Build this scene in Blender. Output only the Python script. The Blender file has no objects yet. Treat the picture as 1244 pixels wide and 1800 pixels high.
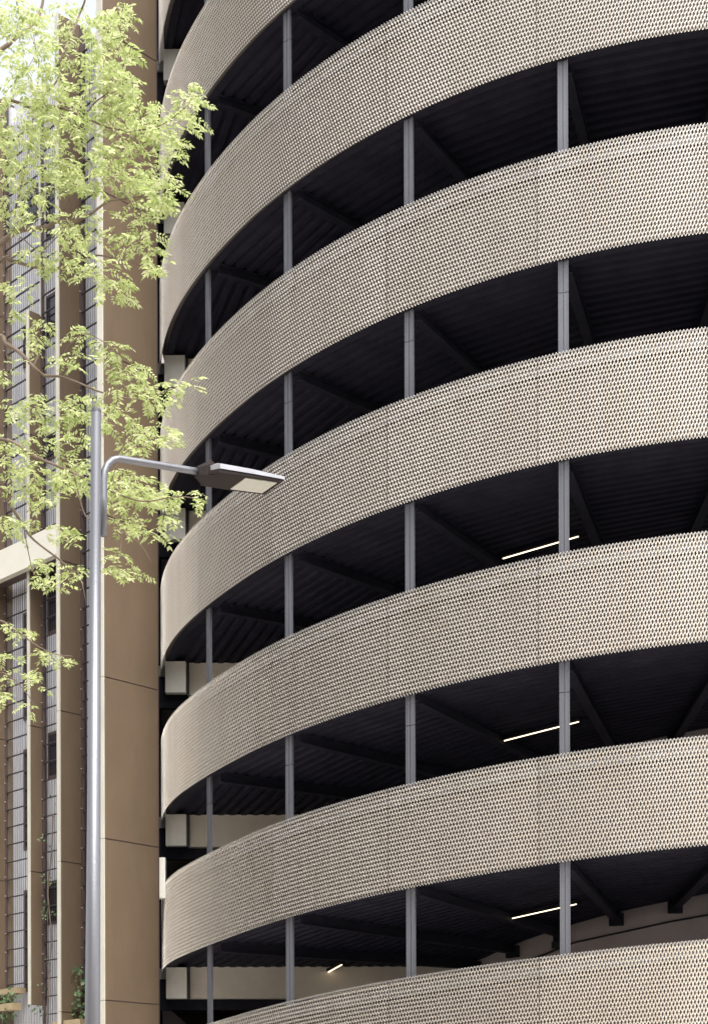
import bpy, bmesh, math, random
import numpy as np
from mathutils import Vector, Matrix

random.seed(7)
scene = bpy.context.scene
C = scene.collection
R_ = math.radians

# ------------------------------------------------------------------ camera
F, Y0, PHI = 2924.0, 2050.0, 0.0029          # focal length / horizon row / roll, in photo pixels
EYE = 1.6
cd = bpy.data.cameras.new('camera'); cam = bpy.data.objects.new('camera', cd); C.objects.link(cam)
cam.location = (0, 0, EYE)
cam.rotation_euler = (Matrix.Rotation(PHI, 3, 'Y') @ Matrix.Rotation(R_(90), 3, 'X')).to_euler()
cd.sensor_fit = 'HORIZONTAL'; cd.sensor_width = 36.0
cd.lens = 36.0 * F / 1244.0
cd.shift_y = (Y0 - 900.0) / 1244.0
cd.clip_start = 0.1; cd.clip_end = 3000
scene.camera = cam

# ------------------------------------------------------------------ world, sun, exposure
SUN_EL, SUN_AZ = 56.0, 24.0                   # azimuth of the sun from the -Y axis towards +X
w = bpy.data.worlds.new('World'); scene.world = w; w.use_nodes = True
nt = w.node_tree; nt.nodes.clear()
wo = nt.nodes.new('ShaderNodeOutputWorld'); bg = nt.nodes.new('ShaderNodeBackground')
sky = nt.nodes.new('ShaderNodeTexSky'); sky.sky_type = 'NISHITA'; sky.sun_disc = False
sky.sun_elevation = R_(SUN_EL); sky.sun_rotation = R_(180 - SUN_AZ)
sky.air_density = 1.0; sky.dust_density = 4.0; sky.ozone_density = 0.8
bg.inputs['Strength'].default_value = 0.13
hs = nt.nodes.new('ShaderNodeHueSaturation'); hs.inputs['Saturation'].default_value = 0.18     # a thin white overcast
nt.links.new(sky.outputs[0], hs.inputs['Color']); nt.links.new(hs.outputs[0], bg.inputs[0]); nt.links.new(bg.outputs[0], wo.inputs[0])
sd = bpy.data.lights.new('sun', 'SUN'); sun = bpy.data.objects.new('sun', sd); C.objects.link(sun)
sd.energy = 0.95; sd.angle = R_(30); sd.color = (1.0, 0.97, 0.92)
to_sun = Vector((math.sin(R_(SUN_AZ)) * math.cos(R_(SUN_EL)), -math.cos(R_(SUN_AZ)) * math.cos(R_(SUN_EL)), math.sin(R_(SUN_EL))))
sun.rotation_euler = to_sun.to_track_quat('Z', 'Y').to_euler()
sun.location = to_sun * 80
vs = scene.view_settings
vs.view_transform = 'Standard'; vs.look = 'None'; vs.gamma = 1.0; vs.use_curve_mapping = False
vs.exposure = 1.68
scene.cycles.max_bounces = 8

# ------------------------------------------------------------------ helpers
class MB:
    def __init__(s): s.v = []; s.f = []
    def add(s, vs, fs):
        o = len(s.v); s.v += [tuple(p) for p in vs]; s.f += [tuple(i + o for i in f) for f in fs]
    def hexa(s, p):     # 8 points: 4 bottom ring, 4 top ring
        s.add(p, [(3, 2, 1, 0), (4, 5, 6, 7), (0, 1, 5, 4), (1, 2, 6, 5), (2, 3, 7, 6), (3, 0, 4, 7)])
    def box(s, x0, x1, y0, y1, z0, z1):
        s.hexa([(x0, y0, z0), (x1, y0, z0), (x1, y1, z0), (x0, y1, z0), (x0, y0, z1), (x1, y0, z1), (x1, y1, z1), (x0, y1, z1)])
    def tube(s, pts, rad, n=8, cap=True):
        pts = [Vector(p) for p in pts]
        if not hasattr(rad, '__len__'): rad = [rad] * len(pts)
        o = len(s.v); up = None
        for i, p in enumerate(pts):
            d = (pts[min(i + 1, len(pts) - 1)] - pts[max(i - 1, 0)]).normalized()
            if up is None:
                up = d.orthogonal().normalized()
            up = (up - d * up.dot(d)).normalized(); q = d.cross(up)
            for k in range(n):
                a = 2 * math.pi * k / n
                s.v.append(tuple(p + (up * math.cos(a) + q * math.sin(a)) * rad[i]))
        for i in range(len(pts) - 1):
            for k in range(n):
                a, b = o + i * n + k, o + i * n + (k + 1) % n
                s.f.append((a, b, b + n, a + n))
        if cap:
            s.f.append(tuple(o + k for k in range(n))[::-1]); e = o + (len(pts) - 1) * n
            s.f.append(tuple(e + k for k in range(n)))
    def mesh(s, name, mat, smooth=False):
        me = bpy.data.meshes.new(name); me.from_pydata(s.v, [], s.f); me.update()
        if mat: me.materials.append(mat)
        if smooth: me.polygons.foreach_set('use_smooth', [True] * len(me.polygons))
        return me
    def build(s, name, mat, parent=None, smooth=False, loc=None):
        return link(name, s.mesh(name, mat, smooth), parent, loc)

def link(name, me, parent=None, loc=None):
    o = bpy.data.objects.new(name, me); C.objects.link(o)
    if parent is not None: o.parent = parent
    if loc is not None: o.location = loc
    return o
def thing(name, label, cat, loc=(0, 0, 0), group=None):
    o = bpy.data.objects.new(name, None); C.objects.link(o); o.location = loc
    o['label'] = label; o['category'] = cat
    if group: o['group'] = group
    return o
def tag(o, label, cat, group=None):
    o['label'] = label; o['category'] = cat
    if group: o['group'] = group
    return o

def mat(name, col, rough=0.7, metal=0.0, var=0.0, vscale=3.0, bump=0.0, bscale=60.0, spec=0.5, col2=None, stretch=None):
    m = bpy.data.materials.new(name); m.use_nodes = True
    t = m.node_tree; b = t.nodes['Principled BSDF']
    b.inputs['Base Color'].default_value = (*col, 1); b.inputs['Roughness'].default_value = rough
    b.inputs['Metallic'].default_value = metal; b.inputs['Specular IOR Level'].default_value = spec
    tc = t.nodes.new('ShaderNodeTexCoord')
    src = tc.outputs['Object']
    if stretch:
        mp = t.nodes.new('ShaderNodeMapping'); mp.inputs['Scale'].default_value = stretch
        t.links.new(src, mp.inputs[0]); src = mp.outputs[0]
    if var or col2:
        n = t.nodes.new('ShaderNodeTexNoise'); n.inputs['Scale'].default_value = vscale; n.inputs['Detail'].default_value = 8
        n.inputs['Roughness'].default_value = 0.65
        t.links.new(src, n.inputs['Vector'])
        r = t.nodes.new('ShaderNodeValToRGB')
        c2 = col2 or tuple(c * (1 - var) for c in col); c1 = col if col2 else tuple(min(1, c * (1 + var)) for c in col)
        r.color_ramp.elements[0].position = 0.32; r.color_ramp.elements[0].color = (*c2, 1)
        r.color_ramp.elements[1].position = 0.68; r.color_ramp.elements[1].color = (*c1, 1)
        t.links.new(n.outputs['Fac'], r.inputs[0]); t.links.new(r.outputs[0], b.inputs['Base Color'])
    if bump:
        n2 = t.nodes.new('ShaderNodeTexNoise'); n2.inputs['Scale'].default_value = bscale; n2.inputs['Detail'].default_value = 5
        t.links.new(tc.outputs['Object'], n2.inputs['Vector'])
        bp = t.nodes.new('ShaderNodeBump'); bp.inputs['Strength'].default_value = bump; bp.inputs['Distance'].default_value = 0.01
        t.links.new(n2.outputs['Fac'], bp.inputs['Height']); t.links.new(bp.outputs[0], b.inputs['Normal'])
    return m

M = {}
def champagne():
    m = bpy.data.materials.new('champagne_anodised_mesh'); m.use_nodes = True
    t = m.node_tree; b = t.nodes['Principled BSDF']; N = t.nodes.new; K = t.links.new
    tc = N('ShaderNodeTexCoord'); oi = N('ShaderNodeObjectInfo')
    sc = N('ShaderNodeVectorMath'); sc.operation = 'SCALE'; sc.inputs['Scale'].default_value = 90
    cx = N('ShaderNodeCombineXYZ'); K(oi.outputs['Random'], cx.inputs[0]); K(oi.outputs['Random'], cx.inputs[1]); K(cx.outputs[0], sc.inputs[0])
    ad = N('ShaderNodeVectorMath'); K(tc.outputs['Object'], ad.inputs[0]); K(sc.outputs[0], ad.inputs[1])
    mp = N('ShaderNodeMapping'); mp.inputs['Scale'].default_value = (3.5, 3.5, .5); K(ad.outputs[0], mp.inputs[0])
    n1 = N('ShaderNodeTexNoise'); n1.inputs['Scale'].default_value = 1.0; n1.inputs['Detail'].default_value = 6; K(mp.outputs[0], n1.inputs['Vector'])
    n2 = N('ShaderNodeTexNoise'); n2.inputs['Scale'].default_value = 0.9; n2.inputs['Detail'].default_value = 5; K(ad.outputs[0], n2.inputs['Vector'])
    r1 = N('ShaderNodeValToRGB'); r1.color_ramp.elements[0].position = .34; r1.color_ramp.elements[0].color = (0.80, 0.745, 0.675, 1)
    r1.color_ramp.elements[1].position = .62; r1.color_ramp.elements[1].color = (0.84, 0.79, 0.725, 1); K(n1.outputs['Fac'], r1.inputs[0])
    r2 = N('ShaderNodeValToRGB'); r2.color_ramp.elements[0].position = .3; r2.color_ramp.elements[0].color = (0.95, 0.94, 0.92, 1)
    r2.color_ramp.elements[1].position = .7; r2.color_ramp.elements[1].color = (1, 1, 1, 1); K(n2.outputs['Fac'], r2.inputs[0])
    mx = N('ShaderNodeMix'); mx.data_type = 'RGBA'; mx.blend_type = 'MULTIPLY'; mx.inputs['Factor'].default_value = 1
    K(r1.outputs[0], mx.inputs['A']); K(r2.outputs[0], mx.inputs['B'])
    hv = N('ShaderNodeHueSaturation'); mr = N('ShaderNodeMapRange'); mr.inputs['To Min'].default_value = .95; mr.inputs['To Max'].default_value = 1.05
    K(oi.outputs['Random'], mr.inputs['Value']); K(mr.outputs[0], hv.inputs['Value']); K(mx.outputs['Result'], hv.inputs['Color'])
    K(hv.outputs[0], b.inputs['Base Color']); b.inputs['Metallic'].default_value = 0.75; b.inputs['Roughness'].default_value = 0.38
    return m
M['champagne'] = champagne()
M['hole_shade'] = mat('dark_hole_shade', (0.050, 0.039, 0.034), 0.7, 0, 0.2, 2)  # shade seen through the mesh holes, put into a dark colour
M['rail'] = mat('parapet_rail_grey', (0.11, 0.11, 0.115), 0.5, 0.4, 0.12, 4)
M['galv'] = mat('galvanised_column', (0.098, 0.100, 0.114), 0.5, 0.3, 0.2, 2.5, 0.15, 40, stretch=(1, 1, .25))
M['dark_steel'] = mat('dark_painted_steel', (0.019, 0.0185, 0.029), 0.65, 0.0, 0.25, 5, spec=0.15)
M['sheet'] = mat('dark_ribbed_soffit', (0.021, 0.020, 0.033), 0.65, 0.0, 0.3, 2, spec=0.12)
M['deck'] = mat('deck_concrete', (0.34, 0.325, 0.305), 0.85, 0, 0.2, 2)
M['core'] = mat('core_concrete', (0.52, 0.45, 0.44), 0.85, 0, 0.14, 1.2, 0.2, 30)
M['cream'] = mat('cream_edge_beam', (0.86, 0.79, 0.68), 0.7, 0, 0.07, 1.5)
M['white'] = mat('white_end_panel', (0.86, 0.83, 0.75), 0.6, 0, 0.05, 2)
M['bronze'] = mat('brown_fin_cladding', (0.130, 0.091, 0.058), 0.5, 0.05, 0.13, 1.6, 0.25, 140, stretch=(1, 1, .3))
M['edge'] = mat('bright_fin_edge', (0.47, 0.45, 0.385), 0.5, 0, 0.08, 1.5)  # brightness of the fins' front edges is put into this colour
M['fascia'] = mat('white_fascia', (0.56, 0.545, 0.48), 0.5, 0, 0.06, 1.2)
M['cladding'] = mat('grey_wall_cladding', (0.50, 0.50, 0.53), 0.6, 0.1, 0.06, 2)
M['brown_dark'] = mat('dark_brown_frame', (0.075, 0.052, 0.048), 0.6, 0, 0.15, 2)
M['wire'] = mat('dark_wire', (0.055, 0.048, 0.052), 0.5, 0.5)
M['glass'] = mat('dark_window_glass', (0.015, 0.015, 0.02), 0.08, 0, spec=0.7)
M['pole'] = mat('lamp_pole_galvanised', (0.185, 0.188, 0.205), 0.38, 0.65, 0.12, 3, 0.1, 50, stretch=(1, 1, .2))
M['shaded_tray'] = mat('lamp_tray_shaded', (0.026, 0.021, 0.020), 0.85, 0.0, 0.1, 6, spec=0.15)  # shade under the lamp head is put into this dark colour
M['head'] = mat('lamp_head_grey', (0.36, 0.36, 0.38), 0.36, 0.5, 0.1, 6)
M['lens'] = mat('lamp_lens_frosted', (0.50, 0.50, 0.45), 0.3, 0, 0.06, 30)
M['black'] = mat('black_rubber', (0.02, 0.02, 0.022), 0.6)
M['bark'] = mat('tree_bark', (0.17, 0.125, 0.095), 0.9, 0, 0.3, 9, 0.5, 60)
M['asphalt'] = mat('asphalt', (0.11, 0.105, 0.10), 0.9, 0, 0.25, 3, 0.3, 80)
M['paving'] = mat('paving', (0.52, 0.475, 0.42), 0.85, 0, 0.15, 2, 0.2, 40)
M['terracotta'] = mat('terracotta', (0.35, 0.14, 0.08), 0.8, 0, 0.1, 8)
M['ochre'] = mat('ochre_ledge', (0.30, 0.235, 0.14), 0.7, 0, 0.1, 6)

def leaf_mat(name, c1, c2, c3, trans=0.5):
    m = bpy.data.materials.new(name); m.use_nodes = True
    t = m.node_tree; b = t.nodes['Principled BSDF']; out = t.nodes['Material Output']
    g = t.nodes.new('ShaderNodeNewGeometry'); r = t.nodes.new('ShaderNodeValToRGB')
    r.color_ramp.elements[0].color = (*c1, 1); r.color_ramp.elements[1].color = (*c3, 1)
    e = r.color_ramp.elements.new(0.5); e.color = (*c2, 1)
    t.links.new(g.outputs['Random Per Island'], r.inputs[0])
    t.links.new(r.outputs[0], b.inputs['Base Color']); b.inputs['Roughness'].default_value = 0.5
    tr = t.nodes.new('ShaderNodeBsdfTranslucent'); t.links.new(r.outputs[0], tr.inputs[0])
    mx = t.nodes.new('ShaderNodeMixShader'); mx.inputs[0].default_value = trans
    t.links.new(b.outputs[0], mx.inputs[1]); t.links.new(tr.outputs[0], mx.inputs[2]); t.links.new(mx.outputs[0], out.inputs[0])
    return m
M['leaf'] = leaf_mat('young_leaf', (0.30, 0.38, 0.12), (0.50, 0.56, 0.24), (0.66, 0.68, 0.42))
M['ivy'] = leaf_mat('ivy_leaf', (0.035, 0.075, 0.025), (0.08, 0.14, 0.05), (0.22, 0.30, 0.15), 0.25)
def emit(name, col, s):
    m = bpy.data.materials.new(name); m.use_nodes = True
    b = m.node_tree.nodes['Principled BSDF']; b.inputs['Emission Color'].default_value = (*col, 1); b.inputs['Emission Strength'].default_value = s
    return m
M['tube'] = emit('lit_tube', (1.0, 0.78, 0.50), 1.3)

def at(px, py, Z):       # a point of the place at depth Z seen at that spot of the photograph (used while surveying the site)
    return Vector(((px - 622 - PHI * (py - Y0)) / F * Z, Z, EYE + (Y0 - py) / F * Z))

# ------------------------------------------------------------------ ground
g = MB(); g.add([(-400, -400, 0), (400, -400, 0), (400, 400, 0), (-400, 400, 0)], [(0, 1, 2, 3)])
o = g.build('road', M['asphalt']); o['kind'] = 'structure'
g = MB(); g.box(-60, 60, 7.5, 60, -0.2, 0.12)
o = g.build('pavement', M['paving']); o['kind'] = 'structure'
g = MB(); g.box(-60, 60, 7.35, 7.497, -0.2, 0.125)
o = g.build('kerb', M['core']); o['kind'] = 'structure'
g = MB(); g.box(-60, 60, -22, -8, -0.2, 0.12)
o = g.build('far_pavement', M['paving']); o['kind'] = 'structure'

# the other side of the street: unseen houses, added to reflect in the metal and shade part of the sky
def unseen_street_house(label, x0, x1, y0, y1, h, col, seed):
    rnd = random.Random(seed); t = thing('unseen_street_house', label, 'house', ((x0 + x1) / 2, y1, 0.12), 'unseen houses across the street')
    bm_ = MB(); hw_ = (x1 - x0) / 2; bm_.box(-hw_, hw_, y0 - y1, 0, 0, h); m_ = mat('render_' + str(seed), col, 0.85, 0, 0.1, 0.8); bm_.build('wall', m_, t)
    p = MB(); p.box(-hw_ - .2, hw_ + .2, y0 - y1 - .2, .2, h + .003, h + 0.35); p.build('cornice', M['core'], t)
    n_ = max(2, int((x1 - x0) / 3.2))
    wm = MB(); wm.box(-0.62, 0.62, 0.003, 0.06, -0.85, 0.85); wme = wm.mesh('window', M['edge'])
    pm = MB(); pm.box(-0.54, 0.54, 0.062, 0.066, -0.77, 0.77); pme = pm.mesh('pane', M['glass'])
    for fl in range(int(h / 3.1)):
        for i in range(n_):
            wi = link('window', wme, t, (-hw_ + (i + .5) * (x1 - x0) / n_, 0, 1.9 + fl * 3.1)); link('pane', pme, wi)
unseen_street_house('unseen ochre rendered apartment house across the street, tallest', -34, -6, -26, -10, 20, (0.40, 0.31, 0.22), 21)
unseen_street_house('unseen red brick house across the street beside the ochre one', -62, -34.5, -26, -10, 18, (0.30, 0.18, 0.13), 22)
unseen_street_house('unseen brown rendered house across the street opposite the ramp', -5.5, 34, -26, -10.5, 15, (0.33, 0.255, 0.185), 23)

# ------------------------------------------------------------------ the round ramp
H = 3.0
RR, XC, YC = 3.276 * H, 1.986 * H, 11.41 * H     # outer radius and centre
RI = 4.1                                         # core radius
TH0, DTH = 150.1, 14.55                          # first column, column spacing in degrees
SEAM = 2.4                                       # panels meet a little beside the columns
BH = 0.5387 * H
_th = [0, 19.2, 33.7, 48.25, 62.8, 77.35, 91.9, 106.45, 121.0, 135.55, 150.1, 165, 200]
_ht = [8.44, 8.42, 8.385, 8.325, 8.255, 8.188, 8.119, 8.0543, 7.981, 7.9055, 7.832, 7.826, 7.826]
def prof(th):
    a = np.interp([th + d for d in (-6, -3, 0, 3, 6)], _th, _ht)
    return float(a.mean())
def ztop(th, k): return EYE + H * (prof(th) - k)
def pol(th, r, z=0): return (XC + r * math.cos(R_(th)), YC - r * math.sin(R_(th)), z)

ramp = thing('car_park_ramp', 'round multi-storey car park ramp wrapped in beige perforated metal bands with dark open decks', 'car park', (XC, YC, 0))
def rel(p): return (p[0] - XC, p[1] - YC, p[2])

LEVELS = range(0, 9)
NB = 12
bays = [(TH0 + 2 * DTH + SEAM - DTH * (i + 1), TH0 + 2 * DTH + SEAM - DTH * i) for i in range(NB)]
bays[0] = (bays[0][0], 174.5)
bays[0] = (TH0 + DTH + SEAM, 174.5)
# mesh panels: diamond expanded metal with the long way of the hole upright, strands turned towards the left
NROW = 24
def expanded_panel(t0, t1):
    arc = R_(t1 - t0) * RR
    nx = max(6, round(arc / 0.052)); p = BH / (NROW + 0.30)
    gap = 0.0035
    wv = (t1 - t0) / nx
    mb = MB(); u, v = 0.0130 / 0.0668 * p, 0.0538 / 0.0668 * p
    hw, hh, hu = 0.0142, 0.0455 / 0.0668 * p, 0.0085 / 0.0668 * p
    wm = arc / nx
    key = {}
    def P(x, z, d):            # x metres from the t1 (left) side, z below top, d outward
        k = (round(x * 2e4), round(z * 2e4), round(d * 1e5))
        if k in key: return key[k]
        th = t1 - math.degrees(x / RR)
        q = pol(th, RR + d, ztop(th, 0) - z)
        mb.v.append(rel(q)); key[k] = len(mb.v) - 1
        return key[k]
    for j in range(NROW):
        for i in range(nx + (j % 2)):
            cx = (i + (0.5 if j % 2 == 0 else 0.0)) * wm; cz = v + j * p
            out = [(0, -v), (wm / 2, -u), (wm / 2, u), (0, v), (-wm / 2, u), (-wm / 2, -u)]
            inn = [(0, -hh), (hw, -hu), (hw, hu), (0, hh), (-hw, hu), (-hw, -hu)]
            di = [0.0, -0.0115, -0.0115, 0.0, 0.0115, 0.0115]
            xs = lambda x: min(max(x, gap), arc - gap)
            if cx < 0.01: sel = (0, 1, 2); 
            elif cx > arc - 0.01: sel = (3, 4, 5)
            else: sel = range(6)
            for a in sel:
                b = (a + 1) % 6
                A, B_ = P(xs(cx + out[a][0]), cz + out[a][1], 0), P(xs(cx + out[b][0]), cz + out[b][1], 0)
                c, d = P(xs(cx + inn[b][0]), cz + inn[b][1], di[b]), P(xs(cx + inn[a][0]), cz + inn[a][1], di[a])
                e, f = P(xs(cx + inn[b][0] * 1.0), cz + inn[b][1], di[b] - 0.006), P(xs(cx + inn[a][0]), cz + inn[a][1], di[a] - 0.006)
                for fc in ((A, B_, c, d), (d, c, e, f)):
                    if len(set(fc)) == 4: mb.f.append(fc)
    return mb.mesh('mesh_panel', M['champagne'])
def sweep(mb, t0, t1, section, n, zoff=0.0, cap=True):
    """section: list of (radius, dz from band top at that angle); a closed ring"""
    o0 = len(mb.v); m = len(section)
    for i in range(n + 1):
        th = t0 + (t1 - t0) * i / n
        for r, dz in section: mb.v.append(rel(pol(th, r, ztop(th, 0) + dz + zoff)))
    for i in range(n):
        for k in range(m):
            a, b = o0 + i * m + k, o0 + i * m + (k + 1) % m
            mb.f.append((a, b, b + m, a + m))
    if cap:
        mb.f.append(tuple(range(o0, o0 + m))); mb.f.append(tuple(range(o0 + n * m, o0 + n * m + m))[::-1])
def rect(r0, r1, z0, z1): return [(r0, z0), (r1, z0), (r1, z1), (r0, z1)]

T_END = 174.5; T_BEG = bays[-1][0]
panels = [expanded_panel(*b) for b in bays]
rails = MB()
sweep(rails, T_BEG, T_END, rect(RR - 0.065, RR - 0.022, -0.27, -0.17), 60)
sweep(rails, T_BEG, T_END, rect(RR - 0.065, RR - 0.024, -0.030, -0.008), 60)
rails_me = rails.mesh('parapet_band', M['rail'])
bk = MB(); sweep(bk, T_BEG, T_END, rect(RR - 0.10, RR - 0.085, -BH + 0.045, -0.06), 72); back_me = bk.mesh('hole_shade_sheet', M['hole_shade'])  # dark sheet added so the mesh holes read as shaded

deck = MB(); sweep(deck, T_BEG, T_END, rect(RI, RR - 0.12, -BH + 0.125, -BH + 0.29), 72); slab_me = deck.mesh('ramp_deck', M['deck'])
deck = MB(); sweep(deck, T_BEG, T_END, rect(RI, RR - 0.121, -BH + 0.1195, -BH + 0.1245), 72)
sweep(deck, T_BEG, T_END, rect(RR - 0.112, RR - 0.103, -BH + 0.03, -BH + 0.33), 72)
sweep(deck, T_BEG, T_END, rect(RR - 0.24, RR - 0.116, -BH + 0.03, -BH + 0.05), 72)
deck_me = deck.mesh('edge_channel', M['dark_steel'])
col_th = [TH0 - DTH * i for i in range(0, 10)]
edges_ = [T_END] + [t for t in col_th] + [T_BEG]
edges_ = sorted(set(edges_), reverse=True)
def ribbed(t0, t1):              # trapezoid sheet, ribs run straight across the bay
    mb = MB(); r = RI + 0.02; prof_ = []
    while r < RR - 0.36:
        prof_ += [(r, 0.055), (r + 0.10, 0.055), (r + 0.125, 0.118), (r + 0.195, 0.118)]; r += 0.22
    n = 3
    for i in range(n + 1):
        f = i / n; th = t0 + (t1 - t0) * f
        for rr, dz in prof_:
            a, b = Vector(pol(t0, rr)), Vector(pol(t1, rr)); q = a.lerp(b, f)
            mb.v.append(rel((q.x, q.y, ztop(th, 0) - BH + dz)))
    m = len(prof_)
    for i in range(n):
        for k in range(m - 1):
            a = i * m + k; mb.f.append((a, a + 1, a + 1 + m, a + m))
    return mb.mesh('ribbed_sheet', M['sheet'])
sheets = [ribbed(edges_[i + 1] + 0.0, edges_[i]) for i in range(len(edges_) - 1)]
def beam(th):
    mb = MB(); a = R_(th); d = Vector((math.cos(a), -math.sin(a), 0)); t = Vector((d.y, -d.x, 0))
    z = ztop(th, 0) - BH
    def bx(r0, r1, w0, w1, z0, z1):
        P = []
        for zz in (z0, z1):
            for r, w_ in ((r0, w0), (r1, w0), (r1, w1), (r0, w1)):
                q = d * r + t * w_; P.append((q.x, q.y, z + zz))
        mb.hexa(P)
    bx(RI + 0.02, RR - 0.25, -0.075, 0.075, -0.115, -0.098)
    bx(RI + 0.02, RR - 0.25, -0.008, 0.008, -0.098, 0.052)
    bx(RI + 0.02, RR - 0.25, -0.075, 0.075, 0.052, 0.066)
    bx(RI - 0.03, RI + 0.10, -0.13, 0.13, -0.19, 0.03)
    return mb.mesh('beam', M['dark_steel'])
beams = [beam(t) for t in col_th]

for k in LEVELS:
    band = link('parapet_band', rails_me, ramp, (0, 0, -H * k))
    link('hole_shade_sheet', back_me, band)
    for me in panels: link('mesh_panel', me, band)
    dk = link('ramp_deck', slab_me, ramp, (0, 0, -H * k)); link('edge_channel', deck_me, dk)
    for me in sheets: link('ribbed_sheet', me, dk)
    for me in beams: link('beam', me, dk)

ZTOP = EYE + H * 8.3
def column(th):
    mb = MB(); a = R_(th); d = Vector((math.cos(a), -math.sin(a), 0)); t = Vector((d.y, -d.x, 0))
    rc = RR - 0.175
    def bx(r0, r1, w0, w1, z0, z1):
        P = []
        for zz in (z0, z1):
            for r, w_ in ((r0, w0), (r1, w0), (r1, w1), (r0, w1)):
                q = d * r + t * w_; P.append((q.x, q.y, zz))
        mb.hexa(P)
    zb = 0.12
    ks = [ztop(th, k) - BH - 0.45 for k in range(8, -1, -1)]
    segs = []; z = zb
    for i, s in enumerate(ks):
        if s > z + 1 and i % 2 == 1: segs.append((z, s - 0.005)); z = s + 0.005
    segs.append((z, ZTOP))
    for z0, z1 in segs:
        for s in (-1, 1):
            a0, a1 = (0.008, 0.072) if s > 0 else (-0.072, -0.008)
            bx(rc + 0.012, rc + 0.05, a0, a1, z0, z1)                       # two channels back to back
            e0, e1 = (0.060, 0.078) if s > 0 else (-0.078, -0.060)
            bx(rc + 0.052, rc + 0.058, e0, e1, z0, z1)                     # lip of each channel
    bx(rc + 0.014, rc + 0.036, -0.0075, 0.0075, zb, ZTOP)                  # recessed web
    return mb.build('column', M['galv'], ramp)
for t in col_th: column(t - math.degrees(0.125 * math.cos(R_(t)) / (math.sin(R_(t)) * RR)) if t > 60 else t)

# core wall: a half round of concrete, then straight back
cw = MB(); n = 40; pr = [(XC - RI, YC + 10.5)] + [pol(180 - 180 * i / n, RI)[:2] for i in range(n + 1)] + [(XC + RI, YC + 10.5)]
for x, y in pr:
    cw.v.append(rel((x, y, 0.12))); cw.v.append(rel((x, y, ZTOP)))
for i in range(len(pr) - 1): cw.f.append((2 * i, 2 * i + 2, 2 * i + 3, 2 * i + 1))
cw.build('core_wall', M['core'], ramp, smooth=False)

# link floors of the car park behind the ramp
ZL = 10.93 * H
XL = -0.1118 * ZL
for k in range(-1, 9):
    zb, zt = EYE + H * (1.10 + 6 - k), EYE + H * (1.31 + 6 - k)
    s = MB(); s.box(-4.35 - XC, 13, ZL + 0.16 - YC, 46 - YC, zt - 0.22, zt - 0.01)
    fl = s.build('link_floor', M['deck'], ramp)
    s = MB(); s.box(XL + 0.42 - XC, XC + RI * 0 + 1.5 - XC, ZL - YC, ZL + 0.15 - YC, zb, zt); s.build('edge_beam', M['cream'], fl)
    s = MB(); s.box(XL - XC, XL + 0.40 - XC, ZL - 0.22 - YC, ZL - 0.06 - YC, zb - 0.015, zt - 0.035); s.build('end_panel', M['white'], fl)
    s = MB(); s.box(XL + 0.395 - XC, XL + 0.45 - XC, ZL - 0.055 - YC, ZL - 0.005 - YC, zb, zt + 0.32); s.build('end_post', M['rail'], fl)
    s = MB(); s.box(-4.6 - XC, XC + 1.5 - XC, ZL + 0.2 - YC, ZL + 0.36 - YC, zb - 0.20, zt - 0.225); s.build('downstand_beam', M['dark_steel'], fl)
s = MB(); s.box(-7 - XC, 14, 46.02 - YC, 46.3 - YC, 0.1, ZTOP + 2); s.build('back_wall', M['core'], ramp)
for yy in (ZL + 0.6, ZL + 1.3):
    s = MB(); s.tube([(-3.98 - XC, yy - YC, 0.12), (-3.98 - XC, yy - YC, ZTOP)], 0.07, 10); s.build('drain_pipe', M['dark_steel'], ramp, True)
s = MB(); s.box(-3.95 - XC, -3.60 - XC, ZL - 0.9 - YC, ZL - 0.7 - YC, EYE + (Y0 - 1578) / F * 31.9, EYE + (Y0 - 1507) / F * 31.9)
s.build('bracket_panel', M['white'], ramp)

# strip lights hung under the decks, cable on the core wall
def strip_light(th, k, r, label, L=1.40):
    z = ztop(th, k) - BH - 0.03
    d = Vector((math.sin(R_(th)), math.cos(R_(th)), 0)); dth = math.degrees(1 / r) * 0.5
    d.z = (ztop(th - dth, k) - ztop(th + dth, k)); d.normalize()
    c = Vector(pol(th, r, z))
    t = thing('strip_light', label, 'light', tuple(c), 'strip lights under the ramp decks')
    side = d.cross(Vector((0, 0, 1))).normalized(); up = side.cross(d)
    def bar(l, wd, z0, z1):
        mb = MB(); P = []
        for zz in (z0, z1):
            for a, b in ((-l, -wd), (l, -wd), (l, wd), (-l, wd)): P.append(d * a + side * b + up * zz)
        mb.hexa(P); return mb
    bar(L / 2, 0.045, 0.0, 0.05).build('housing', M['dark_steel'], t)
    bar(L / 2 - 0.03, 0.008, -0.014, -0.002).build('tube', M['tube'], t)
    for e in (-1, 1):
        mb = MB(); mb.tube([d * (L / 2 * 0.7 * e) + up * 0.05, d * (L / 2 * 0.7 * e) + Vector((0, 0, 0.085))], 0.008, 6); mb.build('hanger', M['dark_steel'], t)
strip_light(114.1, 4, 6.85, 'lit strip light just over the parapet, behind the column under the highest lit deck')
strip_light(114.9, 5, 6.55, 'lit strip light in the middle of the three that line up behind one column')
strip_light(116.3, 6, 6.2, 'lit strip light above the black cable, lowest of the three behind one column')
strip_light(166.5, 6, 6.6, 'short lit strip light alone under the deck beside the cream edge beam', 2.1)

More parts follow.
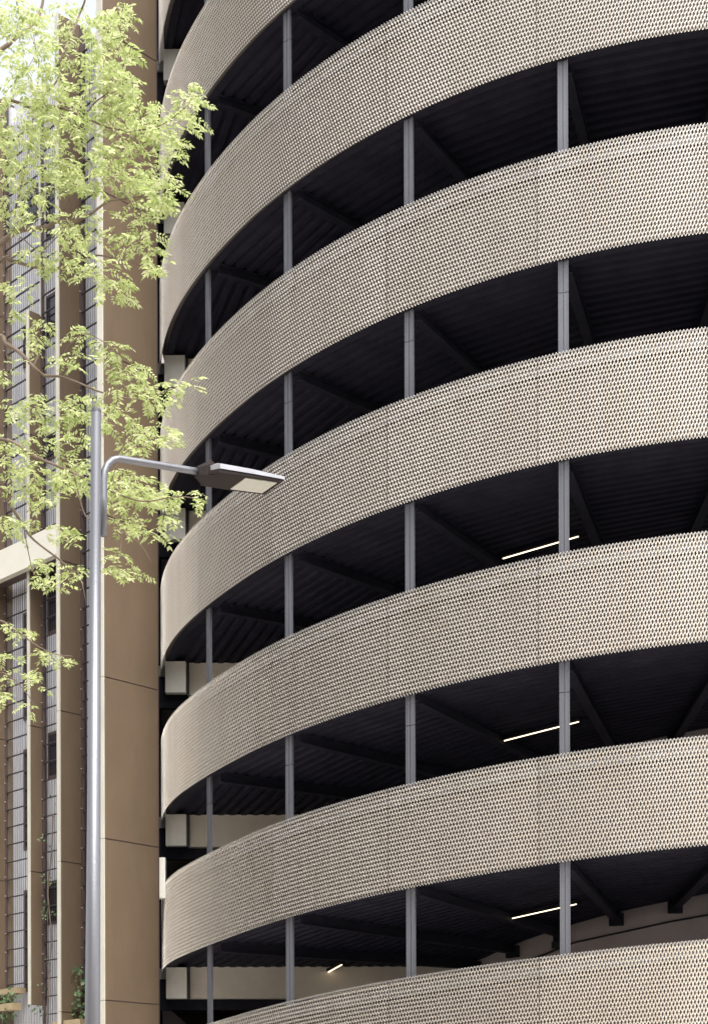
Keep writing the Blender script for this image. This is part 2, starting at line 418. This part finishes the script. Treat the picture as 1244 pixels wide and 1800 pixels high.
def on_core(px, py, off):
    r = RI + off; t = (px - 622 - PHI * (py - Y0)) / F
    A = 1 + t * t; B = -2 * (t * XC + YC); D = B * B - 4 * A * (XC * XC + YC * YC - r * r)
    Z = (-B - math.sqrt(max(D, 0))) / (2 * A)
    return at(px, py, Z)
cb = MB(); cb.tube([on_core(x, y, 0.03) for x, y in ((1300, 1600), (1244, 1611), (1180, 1622), (1110, 1637), (1050, 1650), (1008, 1659), (985, 1668), (950, 1682), (915, 1694), (880, 1716))], 0.018, 6)
cable = thing('cable', 'black cable sagging along the curved concrete core wall with a small box on it', 'cable', tuple(on_core(1050, 1650, 0.03)))
base = Vector(cable.location)
for i, p in enumerate(cb.v): cb.v[i] = tuple(Vector(p) - base)
cb.build('cord', M['black'], cable, True)
jb = MB(); q = on_core(976, 1663, 0.06) - base; jb.box(q.x - 0.07, q.x + 0.07, q.y - 0.05, q.y + 0.06, q.z - 0.06, q.z + 0.06)
jb.box(q.x - 0.015, q.x + 0.015, q.y - 0.02, q.y + 0.02, q.z + 0.062, q.z + 0.14); jb.build('junction_box', M['black'], cable)

# ------------------------------------------------------------------ brown finned building on the left
ZF = 31.7
BX, BY = (278 - 622 + 1.6) / F * ZF, ZF
ES, ET = Vector((-0.70711, 0.70711, 0)), Vector((-0.70711, -0.70711, 0))    # along the facade to the left, outwards
def s_of(px): u = (px - 620.4) / F; return (BX - u * BY) / (0.70711 * (1 + u))
def t_of(px, s):
    xb, yb = BX - 0.70711 * s, BY + 0.70711 * s; u = (px - 620.4) / F
    return (xb - u * yb) / (0.70711 * (1 - u))
def th_of(px, s, t):          # how far left (s) the front edge ends
    xb, yb = BX - 0.70711 * s - 0.70711 * t, BY + 0.70711 * s - 0.70711 * t; u = (px - 620.4) / F
    return s + (xb - u * yb) / (0.70711 * (1 + u))
bld = thing('finned_building', 'brown building with tall projecting fins and wire screened bays beside the ramp', 'building', (BX, BY, 0))
def fb(mb, s0, s1, t0, t1, z0, z1):
    P = []
    for z in (z0, z1):
        for s, t in ((s0, t0), (s1, t0), (s1, t1), (s0, t1)):
            q = ES * s + ET * t; P.append((q.x, q.y, z))
    mb.hexa(P)
def zpx(py, px):              # height of a photo row on the facade line at column px
    s = s_of(px); return EYE + (Y0 - py) / F * (BY + 0.70711 * s)
JZ = [0.12] + [1.68 + 3 * i for i in range(0, 10)]
def fin(px_base, px_r, px_l, ztop_, zbot=0.12, joint_every=1, back=0.30):
    s0 = s_of(px_base); t1 = t_of(px_r, s0); s1 = th_of(px_l, s0, t1)
    core = MB(); fb(core, s0 + 0.012, s1 - 0.012, -back, t1 - 0.03, zbot, ztop_)
    f = core.build('fin', M['brown_dark'], bld)
    cuts = [z for z in JZ if zbot < z < ztop_ - 0.3][::joint_every]; zs = [zbot] + cuts + [ztop_]
    for i in range(len(zs) - 1):
        g0 = 0.0 if i == 0 else 0.011
        p = MB(); fb(p, s0, s1 - 0.008, 0.0, t1 - 0.016, zs[i] + g0, zs[i + 1] - 0.011)
        p.build('cladding_panel', M['bronze'], f)
        p = MB(); fb(p, s0 - 0.006, s1, t1 - 0.014, t1 + 0.012, zs[i] + g0 * .5, zs[i + 1] - 0.004)
        p.build('fin_front_edge', M['edge'], f)
    return s0, s1, t1
FB = fin(278, 183, 174, 27.0, back=0.035)
FA = fin(143, 106, 101, zpx(60, 120))
F3 = fin(74, 53, 49.2, zpx(560, 60), zpx(1768, 60))
F4 = fin(9, -12, -17, zpx(180, 0))
SLAST = s_of(-160)
ROOF = [(FA[0] - 0.01, FB[1], zpx(60, 150)), (F3[0] - 0.0, FA[1], zpx(150, 90)), (F4[0], F3[1], zpx(190, 40)), (SLAST, F4[1], zpx(215, -30))]
# wall behind the screens, with corrugated pale cladding and dark windows
def wall_bay(sr, sl, ztop_, wins):
    """sr..sl: right and left end (s) of the bay"""
    w_ = MB(); fb(w_, sr, sl, -0.28, -0.15, 0.12, ztop_); 
    wo_ = w_.build('bay_wall', M['cladding'], bld)
    ribs = MB(); x = sr + 0.03
    while x < sl - 0.05:
        fb(ribs, x, x + 0.05, -0.148, -0.132, 0.12, ztop_); x += 0.10
    r_ = ribs.build('cladding_ribs', M['cladding'], wo_); r_['kind'] = 'stuff'
    for a, b, z0, z1 in wins:
        f = MB(); s0, s1 = th_of(b, 0, -0.12), min(th_of(a, 0, -0.12), sl - 0.03)
        fb(f, s0, s1, -0.146, -0.115, z0, z1); fr = f.build('window', M['brown_dark'], wo_)
        p = MB(); fb(p, s0 + 0.05, s1 - 0.05, -0.113, -0.109, z0 + 0.06, z1 - 0.06); p.build('pane', M['glass'], fr)
    return wo_
def screen(sr, sl, z0, z1, zoff):
    f = MB(); fb(f, sl - 0.035, sl - 0.004, -0.06, -0.005, z0, z1)                 # dark post beside the fin
    fo = f.build('wire_screen', M['brown_dark'], bld)
    bar = MB(); fb(bar, sr + 0.006, sl - 0.006, -0.042, -0.012, -0.011, 0.011); bm_ = bar.mesh('crossbar', M['wire'])
    z = z0 + 0.2 + zoff
    while z < z1 - 0.05:
        link('crossbar', bm_, fo, (0, 0, z)); z += 0.372
    wv = MB(); x = sr + 0.05
    while x < sl - 0.03:
        fb(wv, x - 0.0018, x + 0.0018, -0.030, -0.0245, z0, z1); x += 0.075
    w_ = wv.build('wires', M['wire'], fo); w_['kind'] = 'stuff'
    bl = MB(); z = z0 + 0.1
    while z < z1 - 0.1:
        q = ES * (sl - 0.03) + ET * 0.0
        bl.tube([(q.x, q.y, z), (q.x + ET.x * 0.03, q.y + ET.y * 0.03, z)], 0.009, 6); z += 0.40
    b_ = bl.build('fixing', M['core'], fo); b_['kind'] = 'stuff'
bay1 = (FB[1], FA[0]); bay2 = (FA[1], F3[0]); bay3 = (F3[1], F4[0]); bay4 = (F4[1], SLAST)
wall_bay(bay1[0] + 0.3, bay1[1], ROOF[0][2], [])
screen(FB[1] + 0.0, FA[0], 0.3, ROOF[0][2] - 0.2, 0.05)
def zz(py): return zpx(py, 88)
wall_bay(FA[1] - 0.2, F3[0], ROOF[1][2], [(85, 106, zz(1108), zz(985)), (85, 106, zz(1364), zz(1282)), (83, 106, zz(1622), zz(1545)), (76, 106, zz(585), zz(508)), (84, 106, zz(800), zz(755)), (78, 106, zz(410), zz(300))])
screen(FA[1], F3[0], 0.3, ROOF[1][2] - 0.2, 0.15)
wall_bay(F3[1] - 0.2, F4[0], ROOF[2][2], [(42, 54, zz(1245), zz(1052)), (42, 54, zz(1480), zz(1298)), (42, 54, zz(1735), zz(1552)), (43, 70, zz(610), zz(535)), (40, 70, zz(360), zz(295))])
screen(F3[1], F4[0], zpx(1745, 30), ROOF[2][2] - 0.2, 0.0)
wall_bay(F4[1] - 0.2, SLAST, ROOF[3][2], [])
screen(F4[1], SLAST, 0.3, ROOF[3][2] - 0.2, 0.1)
# the block behind: keeps the sky out between the bays, roof parapet
s = MB(); fb(s, 2.2, FA[1], -1.8, -0.29, 0.12, ROOF[0][2] + 0.15); fb(s, FA[1] + 0.002, F3[1], -1.8, -0.29, 0.12, ROOF[1][2] + 0.15)
fb(s, F3[1] + 0.002, SLAST, -1.8, -0.29, 0.12, ROOF[3][2] + 0.15); s.build('block', M['cladding'], bld)
s = MB(); s.box(-15 - BX, -5.3 - BX, 35.4 - BY, 47 - BY, 0.12, 21.5); s.build('rear_wing_blocker', M['bronze'], bld)  # unseen mass, added to keep sky reflections off the band ends
s = MB(); fb(s, s_of(72), s_of(72) + 0.07, -0.15, -0.06, zpx(555, 72), ROOF[1][2]); s.build('slim_post', M['edge'], bld)
# white fascia across bays 2..4
zf0 = EYE + (Y0 - 972) / F * (BY + 0.70711 * FA[1] - 0.70711 * FA[2]); zf1 = EYE + (Y0 - 919) / F * (BY + 0.70711 * FA[1] - 0.70711 * FA[2])
s = MB(); fb(s, FA[1] + 0.004, SLAST, FA[2] - 0.14, FA[2] - 0.004, zf0, zf1); fa_ = s.build('fascia', M['fascia'], bld)
s = MB(); fb(s, FA[1] + 0.02, SLAST, 0.02, FA[2] - 0.145, zf0 + 0.08, zf0 + 0.26); s.build('canopy_slab', M['brown_dark'], fa_)
# planter ledges low down
def ledge(px0, px1, py0, py1, t0, t1):
    s0, s1 = s_of(px1), s_of(px0); z0, z1 = zpx(py1, (px0 + px1) / 2), zpx(py0, (px0 + px1) / 2)
    m_ = MB(); fb(m_, s0, s1, t0, t1, z0, z1); m_.build('ledge', M['ochre'], bld)
ledge(12, 44, 1738, 1748, -0.01, 0.22)
ledge(36, 58, 1766, 1778, 0.30, 0.52)
ledge(124, 172, 1795, 1806, 0.0, 0.45)

# ------------------------------------------------------------------ street lamp
ZP = 13.0
lamp_base = Vector((at(163, 1800, ZP).x - 0.03, ZP, 0.12))
lamp = thing('street_lamp', 'grey galvanised street lamp with curved arm and flat angular head', 'street lamp', tuple(lamp_base))
top = at(169, 716, ZP); L = lambda p: tuple(Vector(p) - lamp_base)
def lerp(a, b, f): return a + (b - a) * f
low = at(162.8, 1790, ZP)
zlist = [0.12, 0.9, 0.92, low.z, top.z - 0.03]
def axis(z):
    f = (z - low.z) / (top.z - low.z); return Vector((lerp(low.x, top.x, f), ZP, z))
p = MB(); p.tube([L(axis(z)) for z in zlist], [0.072, 0.072, 0.062, 0.0600, 0.0385], 24); p.build('pole', M['pole'], lamp, True)
p = MB(); p.tube([L(axis(top.z - 0.032)), L(axis(top.z - 0.012)), L(axis(top.z))], [0.0395, 0.0395, 0.025], 24); p.build('pole_cap', M['rail'], lamp)
p = MB()
for py in (826, 851):
    q = axis(at(0, py, ZP).z); p.tube([L(q + Vector((-0.035, 0, 0))), L(q + Vector((-0.058, -0.01, 0)))], 0.010, 6)
p.build('bolt', M['black'], lamp)
p = MB(); p.tube([L(axis(0.13)), L(axis(0.16))], [0.16, 0.16], 24); p.build('base_plate', M['rail'], lamp)
AD = Vector((0.84, 0.54, 0)); tilt = 0.072
def armp(d, z): return Vector((axis(z).x, ZP, 0)) + AD * d + Vector((0, 0, z))
za = at(181, 830, ZP).z
off = 0.066
pts = [armp(off, at(0, 938, ZP).z), armp(off, at(0, 870, ZP).z), armp(off, at(0, 838, ZP).z), armp(off + 0.008, at(0, 824, ZP).z), armp(off + 0.032, at(0, 811, ZP).z), armp(off + 0.075, at(0, 800.5, ZP).z), armp(off + 0.13, at(0, 795, ZP).z)]
zz0 = pts[-1].z
for d in (0.28, 0.5, 0.72, 0.86): pts.append(armp(off + 0.13 + d * 0.82, zz0 + d * 0.82 * 0.078))
p = MB(); p.tube([L(q) for q in pts], 0.0285, 16); p.build('arm', M['pole'], lamp, True)
for zc in ():
    p = MB(); q = axis(zc); p.tube([L(q - Vector((0, 0, 0.02))), L(q + Vector((0, 0, 0.02)))], 0.058, 20); p.build('clamp', M['pole'], lamp, True)
    p.v.clear()
# the head: a flat tapered body on a faceted knuckle
hd = (AD + Vector((0, 0, tilt))).normalized(); hw_ = Vector((-0.54, 0.84, 0)); hu_ = hd.cross(hw_)
if hu_.z < 0: hu_ = -hu_
h0 = pts[-1]
def hp(a, b, c): return L(h0 + hd * a + hw_ * b + hu_ * c)
def prism(name, m_, secs):
    mb = MB(); n_ = len(secs[0]); 
    for s_ in secs: mb.v += [hp(*q) for q in s_]
    for i in range(len(secs) - 1):
        for k in range(n_):
            a, b = i * n_ + k, i * n_ + (k + 1) % n_; mb.f.append((a, b, b + n_, a + n_))
    mb.f.append(tuple(range(n_))[::-1]); mb.f.append(tuple(range((len(secs) - 1) * n_, len(secs) * n_)))
    return mb.build(name, m_, lamp)
def sec(a, w0, zt, zb, ch=0.025): return [(a, -w0, zb), (a, w0, zb), (a, w0, zt * 0.5), (a, w0 - ch * 1.6, zt), (a, -w0 + ch * 1.6, zt), (a, -w0, zt * 0.5)]
def sec2(a, w0, z1, z0): return [(a, -w0, z0), (a, w0, z0), (a, w0, z1), (a, -w0, z1)]
head = prism('lamp_head', M['head'], [[(a, -w0, zb), (a, w0, zb), (a, w0, zt * .6), (a, w0 - .05, zt), (a, -w0 + .05, zt), (a, -w0, zt * .6)] for a, w0, zt, zb in ((0.06, 0.10, 0.040, -0.014), (0.11, 0.165, 0.044, -0.014), (0.40, 0.176, 0.034, -0.016), (0.712, 0.170, 0.012, -0.016))])
prism('shaded_tray', M['shaded_tray'], [sec2(0.045, 0.085, -0.0145, -0.040), sec2(0.10, 0.158, -0.0145, -0.044), sec2(0.40, 0.168, -0.0165, -0.038), sec2(0.700, 0.162, -0.0165, -0.030)])
prism('knuckle', M['shaded_tray'], [sec(-0.02, 0.036, 0.036, -0.036, .015), sec(0.03, 0.075, 0.060, -0.046), sec(0.085, 0.10, 0.092, -0.046), sec(0.17, 0.06, 0.044, -0.042)])
def under(a): return -0.038 + (a - 0.4) / 0.30 * 0.008
mb = MB(); mb.v = [hp(a, b, under(a) - d) for d in (0.006, -0.004) for a, b in ((0.36, -0.130), (0.66, -0.125), (0.66, 0.125), (0.36, 0.130))]
mb.f = [(0, 1, 2, 3), (0, 1, 5, 4), (1, 2, 6, 5), (2, 3, 7, 6), (3, 0, 4, 7)]; mb.build('lens', M['lens'], lamp)

# ------------------------------------------------------------------ tree
ZT = 19.0
tb = Vector((-8.4, 19.6, 0.12))
tree = thing('locust_tree', 'tree with fresh yellow-green feathery leaves reaching in behind the street lamp', 'tree', tuple(tb))
rt = random.Random(11)
def T(p): return tuple(Vector(p) - tb)
tr = MB(); trp = [tb, tb + Vector((0.05, -.02, 1.5)), tb + Vector((-.06, .05, 3.4)), tb + Vector((.1, 0, 5.4)), tb + Vector((.35, -.1, 7.6)), tb + Vector((.3, .1, 10)), tb + Vector((.6, 0, 12.5)), tb + Vector((.8, .2, 15))]
tr.tube([T(q) for q in trp], [.26, .2, .18, .165, .14, .10, .06, .025], 14); tr.build('trunk', M['bark'], tree, True)
def smooth_path(ps, sub=4):
    out = []
    for i in range(len(ps) - 1):
        p0, p1, p2, p3 = ps[max(i - 1, 0)], ps[i], ps[i + 1], ps[min(i + 2, len(ps) - 1)]
        for j in range(sub):
            t = j / sub
            out.append(0.5 * ((2 * p1) + (p2 - p0) * t + (2 * p0 - 5 * p1 + 4 * p2 - p3) * t * t + (3 * p1 - p0 - 3 * p2 + p3) * t ** 3))
    out.append(ps[-1]); return out
def trunk_at(z):
    for a, b in zip(trp, trp[1:]):
        if a.z <= z <= b.z: return a.lerp(b, (z - a.z) / (b.z - a.z))
    return trp[-1]
branch_pts = []
def branch(zroot, px, r0, r1, z0, z1, root=None):
    ps = [trunk_at(zroot)] if root is None else [root]
    n_ = len(px)
    for i, (x, y) in enumerate(px): ps.append(at(x, y, z0 + (z1 - z0) * i / max(1, n_ - 1) + rt.uniform(-.12, .12)))
    if root is not None: ps = ps[1:]
    pth = smooth_path(ps); m_ = len(pth)
    mb = MB(); r0 *= .72; mb.tube([T(q) for q in pth], [r0 + (r1 - r0) * (i / (m_ - 1)) ** 0.8 for i in range(m_)], 7)
    mb.build('branch', M['bark'], tree, True); branch_pts.extend(pth[3:])
    return pth
branch(5.8, [(-150, 560), (0, 427), (38, 402), (80, 398), (97, 388), (125, 388), (155, 377), (192, 352), (240, 345), (292, 330)], .062, .006, 19.3, 18.6)
branch(0, [(38, 402), (26, 374), (34, 340), (46, 285), (56, 235), (60, 185), (68, 130), (66, 95), (55, 60)], .022, .006, 19.2, 19.6, root=1)
branch(0, [(92, 391), (112, 368), (130, 330), (118, 312), (124, 290)], .016, .004, 19.0, 18.5, root=1)
branch(5.2, [(-140, 560), (0, 458), (16, 455), (60, 467), (95, 471), (140, 458), (172, 447), (225, 458), (262, 470)], .045, .005, 19.6, 19.2)
branch(0, [(16, 455), (34, 440), (36, 415), (70, 440), (100, 415), (130, 400)], .014, .004, 19.5, 18.9, root=1)
branch(4.6, [(-150, 660), (-10, 592), (10, 602), (35, 618), (58, 642), (78, 658), (105, 660), (135, 670), (185, 690), (250, 700), (318, 676)], .05, .005, 19.0, 18.2)
branch(0, [(58, 642), (72, 610), (60, 575), (75, 560)], .014, .004, 19, 19.3, root=1)
branch(0, [(105, 660), (112, 620), (150, 585), (200, 612)], .012, .003, 18.7, 18.3, root=1)
branch(7.4, [(-150, 180), (0, 86), (22, 68), (55, 42), (68, 25), (76, -5), (80, -60)], .05, .014, 19.8, 20.2)
branch(0, [(100, 115), (115, 85), (128, 55), (140, 22), (150, -5), (158, -60)], .018, .01, 18.6, 18.8, root=1)
branch(6.8, [(-120, 240), (0, 176), (55, 187), (100, 185), (150, 205), (200, 225), (255, 226), (295, 212), (335, 178)], .035, .004, 19.2, 18.2)
branch(0, [(150, 205), (165, 180), (200, 150), (222, 95), (228, 30)], .014, .004, 18.7, 18.7, root=1)
branch(0, [(55, 187), (100, 140), (105, 110)], .012, .01, 19.0, 18.7, root=1)
branch(0, [(22, 68), (34, 30), (28, -10), (36, -50)], .012, .006, 19.8, 19.9, root=1)
branch(0, [(55, 42), (62, 90), (40, 130)], .008, .003, 19.8, 19.6, root=1)
branch(0, [(200, 225), (250, 280), (300, 310), (320, 330)], .010, .003, 18.5, 18.2, root=1)
branch(3.6, [(-140, 860), (-10, 862), (20, 890), (42, 925), (60, 948), (108, 985), (122, 1000), (140, 1010), (152, 1062)], .04, .003, 18.9, 18.2)
branch(0, [(42, 925), (50, 970), (62, 1010), (92, 1025)], .010, .003, 18.7, 18.6, root=1)
branch(3.9, [(-140, 790), (0, 770), (60, 800), (130, 830), (190, 860), (250, 880), (310, 872), (348, 876)], .036, .004, 18.4, 17.6)
branch(0, [(130, 830), (150, 905), (182, 912), (215, 934), (246, 955), (266, 988)], .012, .003, 18.1, 17.7, root=1)
branch(0, [(190, 860), (215, 800), (258, 775), (298, 765)], .010, .003, 18.0, 17.7, root=1)
branch(0, [(215, 934), (212, 965), (215, 995), (245, 1008)], .007, .002, 17.9, 17.8, root=1)
branch(3.0, [(-130, 1090), (-10, 1088), (25, 1105), (60, 1130), (95, 1148), (128, 1152)], .026, .003, 18.6, 18.2)
branch(2.9, [(-130, 1190), (-10, 1180), (20, 1190), (45, 1215), (62, 1240)], .022, .003, 18.9, 18.6)

leaf = MB(); sh = random.Random(5)
def leaflet(mb, p, d, n_, ln, wd):
    s_ = d.cross(n_).normalized() * wd
    mb.add([p, p + d * ln * 0.45 + s_ - n_ * ln * .05, p + d * ln - n_ * ln * .12, p + d * ln * 0.45 - s_ - n_ * ln * .05], [(0, 1, 2), (0, 2, 3)])
def spray(mb, p, rnd, size=1.0):
    a = rnd.uniform(0, 2 * math.pi); d = Vector((math.cos(a), math.sin(a), rnd.uniform(-.55, .25))).normalized()
    n_ = Vector((rnd.uniform(-.5, .5), rnd.uniform(-.5, .5), 1)).normalized(); n_ = (n_ - d * n_.dot(d)).normalized()
    k = rnd.randint(4, 6); ln = rnd.uniform(.12, .19) * size; lf = ln * rnd.uniform(.34, .46)
    q = Vector(p); dd = d.copy()
    side = d.cross(n_)
    first = Vector(p)
    for i in range(k):
        q = q + dd * (ln / k); dd = (dd + Vector((0, 0, -0.10))).normalized()
        for s_ in (-1, 1):
            if rnd.random() < .08: continue
            ld = (dd * .55 + side * s_ + Vector((0, 0, rnd.uniform(-.35, .15)))).normalized()
            nn = (n_ + Vector((rnd.uniform(-.45, .45), rnd.uniform(-.45, .45), 0))).normalized()
            leaflet(mb, q, ld, nn, lf * rnd.uniform(.75, 1.15), lf * rnd.uniform(.17, .27))
    leaflet(mb, q, dd, n_, lf, lf * .2)
clusters = [  # x, y, half width, half height, sprays
 (45, 70, 60, 60, 85), (20, 30, 40, 40, 40), (60, 130, 50, 40, 40), (130, 55, 60, 55, 85), (200, 70, 30, 70, 75), (215, 20, 22, 25, 22), (150, 165, 80, 55, 150), (60, 195, 65, 55, 110), (212, 165, 28, 55, 70), (20, 260, 30, 50, 45),
 (262, 200, 34, 22, 44), (328, 170, 20, 20, 22), (345, 195, 13, 26, 16), (298, 240, 28, 22, 28), (290, 280, 24, 14, 14), (322, 205, 14, 14, 8),
 (60, 290, 60, 40, 75), (150, 285, 60, 50, 105), (215, 275, 36, 48, 66), (268, 308, 36, 22, 42), (280, 345, 28, 28, 44), (248, 370, 28, 24, 22), (312, 330, 10, 5, 5),
 (45, 365, 50, 30, 36), (150, 395, 60, 30, 46), (240, 420, 32, 28, 36), (262, 452, 18, 24, 18), (90, 438, 60, 20, 34), (150, 470, 32, 28, 32), (192, 488, 28, 28, 32), (211, 514, 13, 11, 8),
 (40, 500, 28, 18, 13), (30, 545, 20, 15, 6), (70, 578, 26, 16, 16), (60, 605, 14, 36, 12), (140, 588, 18, 14, 13), (122, 630, 28, 14, 18), (200, 610, 24, 13, 20), (8, 640, 12, 30, 8),
 (70, 720, 60, 28, 58), (30, 795, 38, 40, 56), (150, 712, 46, 24, 46), (210, 668, 28, 18, 26), (240, 650, 24, 11, 15), (265, 690, 28, 22, 32), (322, 675, 18, 11, 12), (250, 742, 22, 25, 22), (200, 738, 24, 18, 18),
 (110, 770, 40, 24, 36), (60, 850, 50, 30, 62), (130, 830, 46, 28, 60), (28, 918, 38, 20, 34), (296, 768, 16, 20, 18), (240, 780, 38, 10, 18), (218, 860, 46, 36, 96), (270, 868, 36, 22, 44), (310, 870, 22, 11, 14), (345, 876, 14, 11, 10), (230, 920, 38, 13, 26), (290, 910, 18, 11, 12), (272, 935, 20, 8, 9),
 (112, 928, 38, 13, 16), (132, 945, 14, 13, 10), (132, 1000, 14, 22, 14), (70, 990, 24, 11, 13), (90, 1020, 28, 13, 16), (215, 995, 28, 10, 17), (200, 970, 14, 8, 6), (236, 1006, 11, 7, 6),
 (30, 1105, 24, 9, 13), (20, 1150, 18, 9, 8), (70, 1145, 28, 9, 13), (112, 1152, 14, 7, 6), (14, 1208, 18, 28, 15), (55, 1190, 24, 18, 15), (62, 1240, 18, 8, 6)]
for x, y, rx, ry, n_ in clusters:
    for _ in range(max(2, int(n_ * 0.88))):
        a = sh.uniform(0, 2 * math.pi); rr = math.sqrt(sh.random()) * 1.05
        p_ = at(x + rx * rr * math.cos(a), y + ry * rr * math.sin(a), ZT - 0.5 + (y - 900) * -0.0003 + sh.gauss(0, .45))
        spray(leaf, T(p_), sh)
for _ in range(1500):      # the rest of the crown, beyond the left edge of the picture
    a = sh.uniform(0, 2 * math.pi); rr = math.sqrt(sh.random()); zz_ = sh.uniform(7, 16.5)
    wd = 3.4 * math.sin(math.pi * min(max((zz_ - 5.5) / 12.5, .08), .97))
    p_ = Vector((tb.x - 1.2 + wd * rr * math.cos(a) * .9, tb.y + wd * rr * math.sin(a), zz_))
    spray(leaf, T(p_), sh, 1.2)
fo = leaf.build('foliage', M['leaf'], tree); fo['kind'] = 'stuff'

# ------------------------------------------------------------------ climbing plants at the foot of the facade
def ivy_leaf(mb, p, n_, sz, rnd):
    a = rnd.uniform(0, 6.28); u_ = n_.orthogonal().normalized(); v_ = n_.cross(u_); u_, v_ = u_ * math.cos(a) + v_ * math.sin(a), v_ * math.cos(a) - u_ * math.sin(a)
    out = [(0, 0), (.45, .25), (.38, .62), (0, 1), (-.38, .62), (-.45, .25)]
    mb.add([Vector(p) + (u_ * x + v_ * y) * sz + n_ * (0.12 * sz * (1 - abs(x) * 2)) for x, y in out], [(0, 1, 2, 3), (0, 3, 4, 5)])
def climber(label, blobs, stems, t_, seed, size):
    rnd = random.Random(seed); px0, py0 = stems[0][0]
    s = s_of(px0); base = Vector((BX, BY, 0)) + ES * s + ET * t_; base.z = 0.12
    pl = thing('climbing_plant', label, 'plant', tuple(base))
    def on(px, py, tt):
        s_ = s_of(px) ; q = Vector((BX, BY, 0)) + ES * s_ + ET * tt; q.z = zpx(py, px); return q - base
    for st in stems:
        mb = MB(); q0 = on(*st[0], t_); ps = [Vector((q0.x, q0.y, 0.0))] + [on(x, y, t_) for x, y in st]
        mb.tube(smooth_path(ps), 0.014, 6); mb.build('stem', M['bark'], pl, True)
    lv = MB()
    for x, y, rx, ry, n_ in blobs:
        for _ in range(n_):
            a = rnd.uniform(0, 6.28); rr = math.sqrt(rnd.random())
            nn = (ET * 0.7 + Vector((rnd.uniform(-.8, .8), rnd.uniform(-.8, .4), rnd.uniform(-.2, 1)))).normalized()
            ivy_leaf(lv, on(x + rx * rr * math.cos(a), y + ry * rr * math.sin(a), t_ + rnd.uniform(-.12, .22)), nn, size * rnd.uniform(.6, 1.2), rnd)
    l_ = lv.build('leaves', M['ivy'], pl); l_['kind'] = 'stuff'
    return pl
climber('bushy ivy spilling round the ochre ledges in the leftmost bay', [(22, 1775, 26, 28, 170), (35, 1748, 12, 10, 14), (6, 1790, 16, 20, 40)], [[(24, 1800), (26, 1770), (34, 1745)], [(10, 1800), (12, 1775)]], 0.28, 3, 0.085)
climber('dark ivy growing up beside the foot of the lamp pole', [(146, 1745, 11, 45, 110), (140, 1715, 7, 10, 14), (148, 1785, 14, 14, 40)], [[(146, 1800), (144, 1760), (147, 1705)]], 0.06, 4, 0.085)
climber('thin straggly creeper climbing the wire screen of the second bay', [(88, 1600, 9, 18, 26), (92, 1545, 9, 12, 18), (90, 1480, 9, 14, 10), (78, 1735, 8, 6, 6), (75, 1775, 10, 12, 20), (96, 1420, 6, 25, 8), (92, 1690, 7, 20, 10)], [[(86, 1800), (88, 1750), (90, 1700), (94, 1650), (90, 1600), (88, 1560), (94, 1500), (97, 1430)]], 0.05, 6, 0.06)
